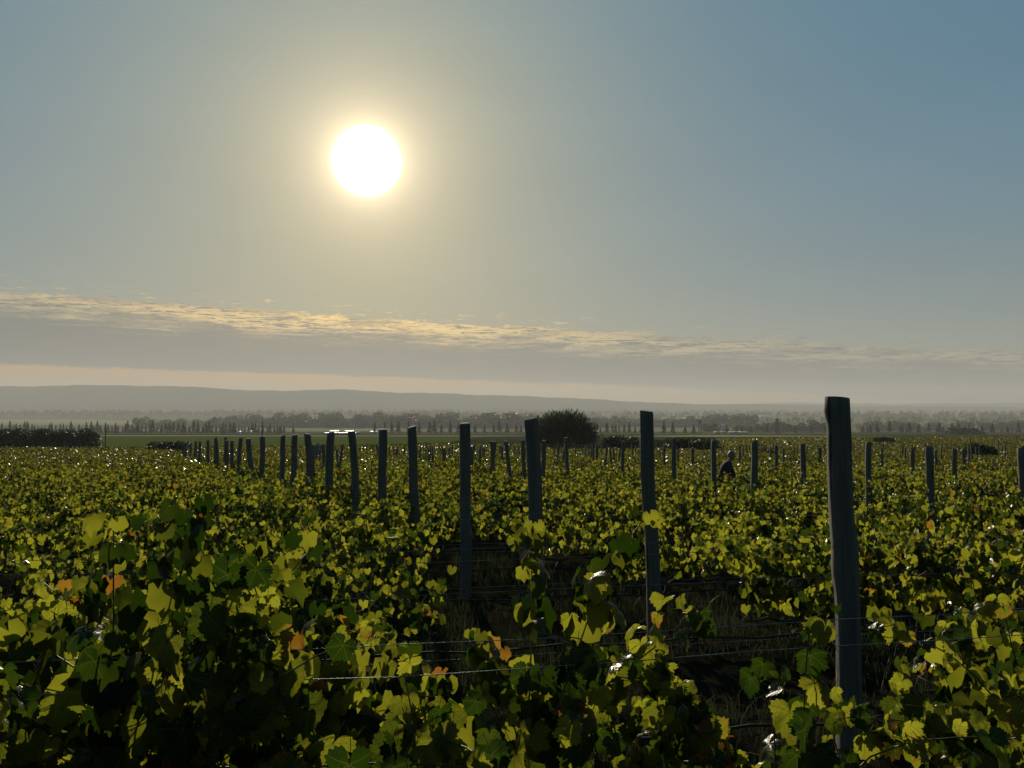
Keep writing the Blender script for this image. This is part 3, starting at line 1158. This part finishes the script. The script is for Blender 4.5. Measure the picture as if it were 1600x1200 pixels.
def conifer_protos(seed, h, w, mat, n=420, slim=1.0):
    g = np.random.default_rng(seed)
    f = g.random(n) ** .8
    rad = w / 2 * (1 - f) ** slim * (0.55 + 0.45 * g.random(n)) * (1 + .25 * np.sin(f * 40)) + .04
    a = g.random(n) * 6.28
    c = np.c_[np.cos(a) * rad, np.sin(a) * rad, h * (.06 + .92 * f)]
    return crown_quads(c, np.full(n, w * .13) * (1.1 - .6 * f), mat, seed), Parts().tube([(0, 0, -.3), (0, 0, h * .5), (0, 0, h * .93)], [.14, .09, .02], 6).build('trunk', M_TRUNK)


def round_protos(seed, h, w, mat, n=700, bumps=6):
    g = np.random.default_rng(seed)
    cs = [(g.normal(0, w * .2), g.normal(0, w * .2), h * g.uniform(.42, .72), w * g.uniform(.26, .4)) for _ in range(bumps)]
    pts = []
    for cx, cyy, cz, rr in cs:
        d = g.normal(size=(n // bumps, 3)); d /= np.linalg.norm(d, axis=1, keepdims=True)
        q = d * (rr * g.uniform(.65, 1.06, n // bumps)[:, None]); q[:, 2] *= .95
        pts.append(q + np.array([cx, cyy, cz]))
    low = np.c_[g.normal(0, w * .27, n // 2), g.normal(0, w * .27, n // 2), g.uniform(.0, .5, n // 2) * h]
    pts = np.concatenate(pts + [low])
    pts[:, 2] = np.clip(pts[:, 2], h * .02, h)
    return crown_quads(pts, np.full(len(pts), w * .062), mat, seed), Parts().tube([(0, 0, -.5), (.1, 0, h * .3), (0, .1, h * .6)], [w * .04, w * .03, w * .015], 6).build('trunk', M_TRUNK)


def tree(name, proto, p, label, group=None, scale=(1, 1, 1), cat='tree', rz=0.0):
    o = empty(name, p, rz)
    o.scale = scale
    tag(o, label, cat, group)
    link('crown', proto[0], o); link('trunk', proto[1], o)
    return o


CON = [conifer_protos(500 + i, 8.0, 3.6, M_NEEDLE) for i in range(4)]
SPI = [conifer_protos(520 + i, 8.0, 3.1, M_NEEDLE, 380, .8) for i in range(4)]
BRO = [round_protos(540 + i, 10.0, 12.0, M_TREE) for i in range(6)]
r_ = random.Random(21)


def line(p0, p1, step, kind, Y, hpx, words, group, base_py=None, prob=1.0):
    """trees in a line along a shelter belt, picture columns p0..p1 at depth Y"""
    x = p0; n = 0
    while x < p1:
        x += r_.uniform(.6, 1.45) * step
        if r_.random() > prob: continue
        y = Y * r_.uniform(.985, 1.03)
        p = at(x, y)
        h = hpx * 1.15 / F * y * r_.uniform(.62, 1.18)
        protos_ = {'con': CON, 'spi': SPI, 'bro': BRO}[kind]
        H0 = 10.0 if kind == 'bro' else 8.0
        s = h / H0
        sx = s * r_.uniform(.8, 1.2) * (1.0 if kind != 'bro' else r_.uniform(1.0, 1.5))
        nm = {'con': 'conifer_tree', 'spi': 'slender_conifer_tree', 'bro': 'broadleaf_tree'}[kind]
        tree(nm, protos_[r_.randrange(len(protos_))], p, words.replace('#', NUM[n] + ' from the left'), group, (sx, sx, s), rz=r_.uniform(0, 6))
        n += 1


line(-60, 440, 5.5, 'spi', 640, 15, 'slender dark conifer, #, in the belt behind the green left field', 'slender conifers of the belt at left')
line(150, 440, 26, 'con', 635, 14, 'broad dark conifer, #, in the belt behind the green left field', 'broad conifers of the belt at left')
line(575, 900, 12, 'spi', 640, 16, 'slender dark conifer, #, in the belt behind the middle posts', 'slender conifers of the belt in the middle')
line(905, 1010, 7, 'spi', 640, 14, 'slender dark conifer, #, just right of the big round bush', 'slender conifers right of the big round bush')
line(1020, 1075, 17, 'con', 640, 16, 'broad dark conifer, #, between the straight round post and first pylon', 'broad conifers left of the first pylon')
line(1120, 1290, 19, 'con', 660, 12, 'small dark conifer, #, between the first pylon and thick nearest post', 'small conifers left of the thick nearest post')
line(1330, 1680, 17, 'con', 660, 15, 'dark broad conifer, #, on the plain right of the thick post', 'dark conifers right of the thick nearest post')
line(1330, 1680, 13, 'spi', 670, 9, 'small slim conifer, #, on the plain right of the thick post', 'small conifers right of the thick nearest post')
# rounded groves in the haze, each tree its own
line(200, 325, 17, 'bro', 1290, 16, 'hazy round tree, #, in the small grove left of the thin pole', 'hazy trees of the small grove')
line(345, 850, 14, 'bro', 1330, 18, 'hazy round tree, #, in the long grove behind the middle posts', 'hazy trees of the long grove')
line(905, 1160, 13, 'bro', 1400, 14, 'hazy round tree, #, beyond the straight round post', 'hazy trees behind the round headed post')
line(1090, 1290, 14, 'bro', 900, 13, 'hazy low tree, #, behind the small farm sheds', 'hazy low trees behind the farm sheds')
line(1335, 1680, 15, 'bro', 1150, 12, 'hazy low tree, #, at right beyond the small conifers', 'hazy low trees at right')


def woodland(name, p0, p1, Y, hpx, seed, label, dens=1.0, gaps=0.0):
    """a far wood that reads as one band: thousands of leaf clumps in uneven crowns"""
    g = np.random.default_rng(seed)
    pts, sz = [], []
    x = p0
    while x < p1:
        x += g.uniform(2.2, 5.2) / dens
        if g.random() < gaps: continue
        y = Y * g.uniform(.97, 1.05)
        d = ray(x, 636)
        h = hpx / F * Y * g.uniform(.6, 1.15); w = h * g.uniform(.45, 1.0)
        n = 70
        q = g.normal(size=(n, 3)); q /= np.linalg.norm(q, axis=1, keepdims=True); q *= g.uniform(.6, 1.0, n)[:, None]
        q = q * np.array([w / 2, w / 2, h / 2]) + np.array([d.x * y, y, ground_z(y) + h * .48])
        pts.append(q); sz.append(np.full(n, h * .12))
    o = link(name, crown_quads(np.concatenate(pts), np.concatenate(sz), M_TREE, seed, name=name))
    tag(o, label, 'woodland', kind='stuff')


woodland('far_woodland', -150, 700, 3000, 10, 1, 'pale hazy band of far woodland on the plain at left')
woodland('far_woodland', 560, 1340, 2700, 9, 2, 'pale hazy band of far woodland on the plain in the middle', gaps=.2)
woodland('far_woodland', 1330, 1760, 2500, 10, 3, 'pale hazy band of far woodland on the plain at right', gaps=.1)
woodland('far_woodland', -150, 1760, 3900, 7, 4, 'faintest band of far woodland below the hills', gaps=.35)
woodland('far_woodland', 940, 1760, 1800, 9, 5, 'hazy strip of scattered woodland behind the pylons', gaps=.4)

# dark hedge of dense shelter trees at the left edge
HDG = [round_protos(560 + i, 3.2, 3.4, M_HEDGE, 900, 7) for i in range(4)]
words = ['at the very left edge of the photo', 'second from the left edge', 'third from the left edge', 'fourth from the left edge', 'fifth from the left edge',
         'in the middle of the hedge', 'seventh from the left edge', 'eighth from the left edge', 'third from the right end of the hedge', 'last but one before the boundary pole', 'last before the boundary pole']
for i in range(11):
    px = -14 + i * 15.4
    p = at(px, 128 + r_.uniform(-2, 2))
    s = r_.uniform(.84, 1.04)
    tree('hedge_tree', HDG[i % 4], p, 'dark dense hedge tree ' + words[i], 'dark hedge trees at the left', (s * .95, s, s * r_.uniform(.97, 1.04)), 'tree', i * 1.3)
for i in range(12):
    px = -40 + i * 15.5
    p = at(px, 140 + r_.uniform(-2, 2))
    tree('hedge_tree', HDG[(i + 2) % 4], p, 'dark hedge tree, ' + NUM[i] + ' from the left in the back line of the hedge', 'back line of the dark hedge', (.95, .95, 1.06), 'tree', i * 2.3)


# the big round bush: many stems fanning out, spiky outline
def spiky_bush(w, h, n, seed):
    g = np.random.default_rng(seed)
    d = g.normal(size=(n, 3)); d[:, 2] = np.abs(d[:, 2]) * 1.15 - .40
    d /= np.linalg.norm(d, axis=1, keepdims=True)
    lobes = 1 + .09 * np.sin(np.arctan2(d[:, 1], d[:, 0]) * 7) + .05 * np.sin(d[:, 2] * 19 + d[:, 0] * 9)
    rr = g.uniform(.45, 1.0, n) * lobes
    c = d * rr[:, None] * np.array([w / 2 * .93, w / 2 * .93, h * .58])
    c[:, 2] += h * .36
    c[:, 2] = np.maximum(c[:, 2], .15)
    c[:, :2] *= np.clip(.72 + c[:, 2:3] / h * .9, 0, 1)
    # sprigs: narrow blades that point outwards and up
    t_ = d + np.array([0, 0, .9]) + g.normal(0, .22, (n, 3)); t_ /= np.linalg.norm(t_, axis=1, keepdims=True)
    b = np.cross(t_, g.normal(size=(n, 3))); b /= np.linalg.norm(b, axis=1, keepdims=True)
    L = g.uniform(.30, .85, n)[:, None]; wd = g.uniform(.05, .09, n)[:, None]
    v = np.stack([c - t_ * L * .5, c + b * wd, c + t_ * L * .6, c - b * wd], 1).reshape(-1, 3)
    i = np.arange(n) * 4
    f = np.concatenate([np.stack([i, i + 1, i + 2], 1), np.stack([i, i + 2, i + 3], 1)])
    crown = mesh_np('crown', v, f, M_BUSH, tint=np.repeat(g.random(n), 4))
    stems = []
    for k in range(9):
        a = k * .7; q = Parts()
        e = (math.cos(a) * w * .30, math.sin(a) * w * .30, h * .75)
        q.tube([(math.cos(a) * .2, math.sin(a) * .2, -.2), (e[0] * .45, e[1] * .45, h * .35), e], [.13, .09, .03], 6)
        stems.append(q.build('stem', M_TRUNK, True))
    return crown, stems


cr, st = spiky_bush(10.9, 6.5, 12000, 4)
o = empty('round_bush', at(880, 113), 0.4)
o.location.z -= 0.1
tag(o, 'big dark round bush with spiky upright twigs, alone in mid photo', 'bush')
link('crown', cr, o)
for s_ in st: link('stem', s_, o)


def low_bush(px, Y, w, h, seed, label, group=None):
    c = round_protos(seed, h, w, M_BUSH, 1100, 7)
    return tree('low_bush', c, at(px, Y), label, group, cat='bush')


low_bush(1080, 98, 6.6, 2.0, 601, 'wide low dark bush left of the bending worker', 'low dark bushes beyond the middle vines')
low_bush(1042, 104, 4.2, 1.8, 602, 'low dark bush touching the wide one on its left', 'low dark bushes beyond the middle vines')
low_bush(962, 100, 3.6, 2.5, 603, 'grey green bush between the big round bush and the round headed post', 'low dark bushes beyond the middle vines')
low_bush(987, 103, 2.6, 2.3, 604, 'small upright bush left of the round headed post', 'low dark bushes beyond the middle vines')
low_bush(258, 92, 3.0, 1.7, 605, 'dark low bush at the left end of the posts', 'low dark bushes near the far left posts')
low_bush(278, 90, 2.2, 1.9, 606, 'dark low bush touching the farthest left posts', 'low dark bushes near the far left posts')
low_bush(1525, 62, 2.2, 1.9, 607, 'dark pointed bush among the vines below the lone pole', None)
low_bush(1500, 500, 16, 3.4, 608, 'low dark scrub at the foot of the lone pole with side arms', None)
low_bush(1380, 150, 3.6, 1.7, 609, 'low dark bush among far vines right of the thick nearest post', None)
low_bush(1200, 75, 1.6, 1.5, 610, 'tiny pointed bush among vines left of the thick nearest post', None)

# ------------------------------------------------------------------ poles, pylons, buildings
M_POLE = plain('old_pole_wood', (.035, .032, .03), (.08, .075, .07), 3, .9)
M_WHITE = plain('white_wall_paint', (.62, .60, .55), (.78, .76, .70), .5, .6)
M_ROOF = plain('bright_metal_roof', (.55, .54, .50), (.75, .73, .68), .3, .35, .6, .85)
M_ROOFD = plain('dull_metal_roof', (.16, .16, .17), (.26, .26, .27), .3, .5, .5, .3)
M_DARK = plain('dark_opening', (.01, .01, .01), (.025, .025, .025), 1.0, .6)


def pole(px, Y, toppy, r, label):
    p = at(px, Y)
    h = ray(px, toppy).z * Y - p.z
    tag(link('utility_pole', Parts().tube([(0, 0, -.4), (.01, 0, h * .5), (0, 0, h)], [r, r * .9, r * .75], 8).build('utility_pole', M_POLE, True), None, p), label, 'pole')


pole(165.5, 126, 660, .09, 'thin bare pole at the right end of the dark hedge')
pole(410, 150, 658, .11, 'thin bare pole rising behind the receding post line')


def pylon(px, Y, toppy, half, label):
    p = at(px, Y); h = ray(px, toppy).z * Y - p.z
    o = empty('pylon', p, .1)
    tag(o, label, 'pylon', 'twin legged wooden pylons at right')
    for s in (-1, 1):
        link('leg', Parts().tube([(s * half, 0, -.5), (s * half * .9, 0, h)], [.34, .28], 8).build('leg', M_POLE, True), o)
    for f, w in ((.985, 1.25), (.90, 1.1), (.80, 1.05)):
        link('crossarm', Parts().box((0, .2, h * f), (half * 2 * w, .16, .42)).build('crossarm', M_POLE), o)
    link('brace', Parts().tube([(-half * .95, .05, h * .80), (half * .95, .05, h * .985)], .1, 5).tube([(half * .95, -.12, h * .80), (-half * .95, -.12, h * .985)], .1, 5).build('brace', M_POLE), o)
    for s in (-1.1, 0, 1.1):
        link('insulator', Parts().tube([(s * half, .2, h * .985 + .2), (s * half, .2, h * 1.0 + .75)], [.12, .07], 6).build('insulator', M_ROOFD), o)


pylon(1093.5, 590, 656, .85, 'twin legged pylon standing left of the bending worker')
pylon(1214, 560, 655, .85, 'twin legged pylon between the bending worker and the thick nearest post')
p = at(1496, 600); h = ray(1496, 657).z * 600 - p.z
o = empty('side_arm_pole', p, 0.05)
tag(o, 'lone distribution pole with two long side arms, far right', 'pole')
link('mast', Parts().tube([(0, 0, -.5), (0, 0, h)], [.34, .28], 8).build('mast', M_POLE, True), o)
for z_ in (h * .77, h * .58):
    link('side_arm', Parts().box((-2.6, 0, z_), (5.1, .25, .34)).build('side_arm', M_POLE), o)
link('strut', Parts().tube([(-5.0, .02, h * .56), (-5.05, .02, h * .80)], .15, 6).build('strut', M_POLE), o)
link('crossarm', Parts().box((0, .2, h * .97), (2.8, .2, .3)).build('crossarm', M_POLE), o)


def shed(px, Y, L, D_, wall, ridge, label, rz=0.0, roofm=None, group=None, doors=2, name='farm_shed', wallm=None):
    o = empty(name, at(px, Y), rz)
    tag(o, label, 'building', group)
    v = np.array([(-L / 2, -D_ / 2, -1), (L / 2, -D_ / 2, -1), (L / 2, D_ / 2, -1), (-L / 2, D_ / 2, -1),
                  (-L / 2, -D_ / 2, wall), (L / 2, -D_ / 2, wall), (L / 2, D_ / 2, wall), (-L / 2, D_ / 2, wall),
                  (-L / 2, 0, ridge - .06), (L / 2, 0, ridge - .06)])
    link('wall', mesh_np('wall', v, [np.array([(4, 8, 7), (5, 6, 9)]), np.array([(0, 1, 5, 4), (2, 3, 7, 6), (3, 0, 4, 7), (1, 2, 6, 5)])], wallm or M_WHITE), o)
    e = .5
    for s in (-1, 1):
        y1 = s * (D_ / 2 + e); z1 = wall - (ridge - wall) * e / (D_ / 2)
        a = [(-L / 2 - e, 0, ridge), (L / 2 + e, 0, ridge), (L / 2 + e, y1, z1), (-L / 2 - e, y1, z1)]
        b = [(q[0], q[1], q[2] + .12) for q in a]
        link('roof', mesh_np('roof', np.array(a + b), [(0, 1, 2, 3), (4, 7, 6, 5), (0, 4, 5, 1), (1, 5, 6, 2), (2, 6, 7, 3), (3, 7, 4, 0)], roofm or M_ROOF), o)
    for i in range(doors):
        x = -L / 2 + L * (i + .5) / doors
        link('door' if i == 0 else 'window', Parts().box((x, -D_ / 2 - .03, wall * .45), (L / doors * .28, .1, wall * .7)).build('door', M_DARK), o)
    return o


# the long low building behind the posts: a dull flat canopy with two bright roof sheets
p = at(531, 430)
o = empty('long_shed', p, 0.0)
tag(o, 'long low shed with two sunlit roof sheets, seen between two posts', 'building')
zt = ray(531, 676.5).z * 430 - p.z
link('roof', Parts().box((0, 0, zt), (17.5, 6, .35)).build('roof', M_ROOFD), o)
for sx in (-3.6, 5.0):
    link('roof_sheet', Parts().box((sx, 1.5, zt + 1.1), (5.0, 3.0, .10)).build('roof_sheet', M_ROOF), o)
    for q in (-2, 2): link('prop', Parts().box((sx + q, 1.5, zt + .6), (.12, .12, .9)).build('prop', M_POLE), o)
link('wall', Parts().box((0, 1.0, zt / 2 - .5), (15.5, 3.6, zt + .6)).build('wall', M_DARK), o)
for q in (-8, -4, 0, 4, 8): link('support', Parts().box((q, -2.8, zt / 2 - .4), (.25, .25, zt + .4)).build('support', M_POLE), o)

shed(561, 440, 2.2, 1.6, 1.3, 1.9, 'tiny white hut right of the long low shed', 0, None, None, 1, 'white_hut')
shed(374, 620, 2.6, 2.2, 1.6, 2.3, 'small white cabin in front of the left conifer belt', 0, None, None, 1, 'white_cabin')
shed(392, 620, 1.0, 1.4, 2.2, 2.6, 'narrow white kiosk right of the small white cabin', 0, None, None, 1, 'white_kiosk')
shed(584, 625, 5.0, 3, 1.6, 2.3, 'low pale shed left of the dark upright post', 0, M_ROOFD, None, 2)
for i, (px, L, wd) in enumerate([(1120, 4.5, 'leftmost of the row'), (1130, 4.0, 'second of the row'), (1143, 5.0, 'middle of the row'), (1149, 3.0, 'fourth of the row'), (1159, 7.5, 'longest, at the right end')]):
    shed(px, 640, L, 4, 1.0, 1.9, 'small pale farm shed behind the bending worker, ' + wd, 0.1 * i, M_ROOF if i in (2, 4) else M_ROOFD, 'small farm sheds below the pylons', 2, 'farm_shed', M_ROOFD)
shed(1129, 900, 3.0, 3, 6.5, 8.6, 'small bright roofed tower among the trees left of the second pylon', .3, None, None, 1, 'bright_tower')
shed(1333, 3200, 60, 24, 8, 13, 'large far white building beside the thick nearest post', 0, None, 'far white buildings on the plain', 3, 'far_building')
shed(1341, 3150, 10, 12, 15, 24, 'far white silo house beside the thick nearest post', 0, None, 'far white buildings on the plain', 1, 'far_building')
shed(527, 2900, 14, 12, 9, 14, 'far white farmhouse above the long grove', .2, None, 'far white buildings on the plain', 1, 'far_building')
shed(1195, 2600, 38, 14, 5, 8, 'far long pale building left of the second pylon', 0, None, 'far white buildings on the plain', 3, 'far_building')

# ------------------------------------------------------------------ the worker bending over the vines
def skin_figure():
    J = {'pelvis': (0, 0, .92, .135), 'belly': (.06, 0, 1.06, .135), 'chest': (.17, 0, 1.27, .150), 'neckb': (.24, 0, 1.42, .085), 'neck': (.28, 0, 1.47, .058), 'headb': (.315, 0, 1.53, .07),
         'head': (.35, 0, 1.605, .098), 'top': (.355, 0, 1.68, .075)}
    E = [('pelvis', 'belly'), ('belly', 'chest'), ('chest', 'neckb'), ('neckb', 'neck'), ('neck', 'headb'), ('headb', 'head'), ('head', 'top')]
    for s, n in ((1, 'l'), (-1, 'r')):
        J[n + 'sh'] = (.20, s * .19, 1.37, .072); J[n + 'el'] = (.30, s * .25, 1.10, .048); J[n + 'wr'] = (.53, s * .16, 1.05, .034)
        J[n + 'palm'] = (.60, s * .14, 1.05, .032)
        J[n + 'hip'] = (-.01, s * .10, .86, .105); J[n + 'kn'] = (.05, s * .12, .47, .068); J[n + 'an'] = (-.04, s * .12, .09, .048); J[n + 'toe'] = (.13, s * .13, .04, .038)
        E += [('neckb', n + 'sh'), (n + 'sh', n + 'el'), (n + 'el', n + 'wr'), (n + 'wr', n + 'palm'), ('pelvis', n + 'hip'), (n + 'hip', n + 'kn'), (n + 'kn', n + 'an'), (n + 'an', n + 'toe')]
        for i in range(5):
            a = (i - 1.5) * .018 if i < 4 else .045 * -s * 0 + -.04
            f1 = (.645, s * .14 + a, 1.045 + (.01 if i < 4 else .02), .0095); f2 = (.675 - (.02 if i == 4 else 0), s * .14 + a * 1.15, 1.02, .008)
            J[f'{n}f{i}a'] = f1; J[f'{n}f{i}b'] = f2
            E += [(n + 'palm', f'{n}f{i}a'), (f'{n}f{i}a', f'{n}f{i}b')]
    names = list(J)
    me = bpy.data.meshes.new('body')
    me.from_pydata([J[q][:3] for q in names], [(names.index(a), names.index(b)) for a, b in E], [])
    o = bpy.data.objects.new('body', me); COL.objects.link(o)
    m = o.modifiers.new('skin', 'SKIN'); m.use_smooth_shade = True
    sv = me.skin_vertices[0].data
    for i, q in enumerate(names): sv[i].radius = (J[q][3],) * 2; sv[i].use_root = (q == 'pelvis')
    s_ = o.modifiers.new('sub', 'SUBSURF'); s_.levels = 2; s_.render_levels = 2
    dg = bpy.context.evaluated_depsgraph_get()
    em = bpy.data.meshes.new_from_object(o.evaluated_get(dg))
    bpy.data.objects.remove(o)
    return em


M_SKIN = plain('skin', (.28, .16, .10), (.36, .21, .14), 9, .6)
M_JACKET = plain('dark_jacket', (.012, .012, .022), (.025, .024, .04), 12, .9)
M_HAIR = plain('grey_hair', (.10, .095, .09), (.20, .19, .18), 40, .6)
M_TROUS = plain('dark_trousers', (.015, .016, .02), (.03, .03, .035), 12, .9)
body = skin_figure()
body.materials.clear()
for m_ in (M_SKIN, M_JACKET, M_TROUS): body.materials.append(m_)
for pl in body.polygons:
    c = pl.center
    pl.material_index = 0 if (c.z > 1.45 and c.x > .25) or (c.x > .55) else (1 if c.z > .93 else 2)
p = row_point(9, 1133); p.z = ground_z(p.y)
pe = empty('person', p + Vector((-.16, 0, -.14)), 0.15)
tag(pe, 'worker in a dark jacket bending to the right among the vines', 'person')
link('body', body, pe)
g = np.random.default_rng(2)
hv, hf = [], []
nu, nv = 18, 10
for j in range(nv):
    for i in range(nu):
        th = math.pi * .62 * j / (nv - 1); a = 2 * math.pi * i / nu
        rr = .108 + g.normal(0, .003)
        hv.append((.345 + rr * math.sin(th) * math.cos(a) - .012, rr * math.sin(th) * math.sin(a) * .86, 1.625 + rr * 1.12 * math.cos(th)))
for j in range(nv - 1):
    for i in range(nu):
        a = 2 * math.pi * (i + .5) / nu
        if math.cos(a) > .45 and j > 4: continue
        hf.append((j * nu + i, (j + 1) * nu + i, (j + 1) * nu + (i + 1) % nu, j * nu + (i + 1) % nu))
link('hair', mesh_np('hair', np.array(hv), hf, M_HAIR, True), pe)
for s in (-1, 1):
    link('ear', Parts().tube([(.345, s * .092, 1.575), (.335, s * .104, 1.60), (.345, s * .096, 1.625)], [.010, .014, .010], 6).build('ear', M_SKIN, True), pe)
    link('eye', Parts().tube([(.437, s * .034, 1.612), (.445, s * .034, 1.612)], [.010, .004], 6).build('eye', M_DARK), pe)
link('nose', Parts().tube([(.440, 0, 1.605), (.462, 0, 1.580), (.440, 0, 1.572)], [.008, .013, .010], 6).build('nose', M_SKIN, True), pe)
link('mouth', Parts().tube([(.438, -.02, 1.548), (.446, 0, 1.548), (.438, .02, 1.548)], .004, 5).build('mouth', M_ROOFD), pe)

# ------------------------------------------------------------------ air
hz = material('valley_haze')[0]
hz.node_tree.nodes.clear()
ho = hz.node_tree.nodes.new('ShaderNodeOutputMaterial')
hv_ = hz.node_tree.nodes.new('ShaderNodeVolumePrincipled')
hv_.inputs['Color'].default_value = (.76, .77, .76, 1)
hv_.inputs['Density'].default_value = 1.9e-4
hv_.inputs['Anisotropy'].default_value = 0.15
hz.node_tree.links.new(hv_.outputs[0], ho.inputs['Volume'])
bx = Parts().box((0, 4850, 94), (34400, 9900, 264)).build('haze', hz)
tag(link('haze', bx), 'thin pale haze lying over the whole valley', 'haze', kind='stuff')
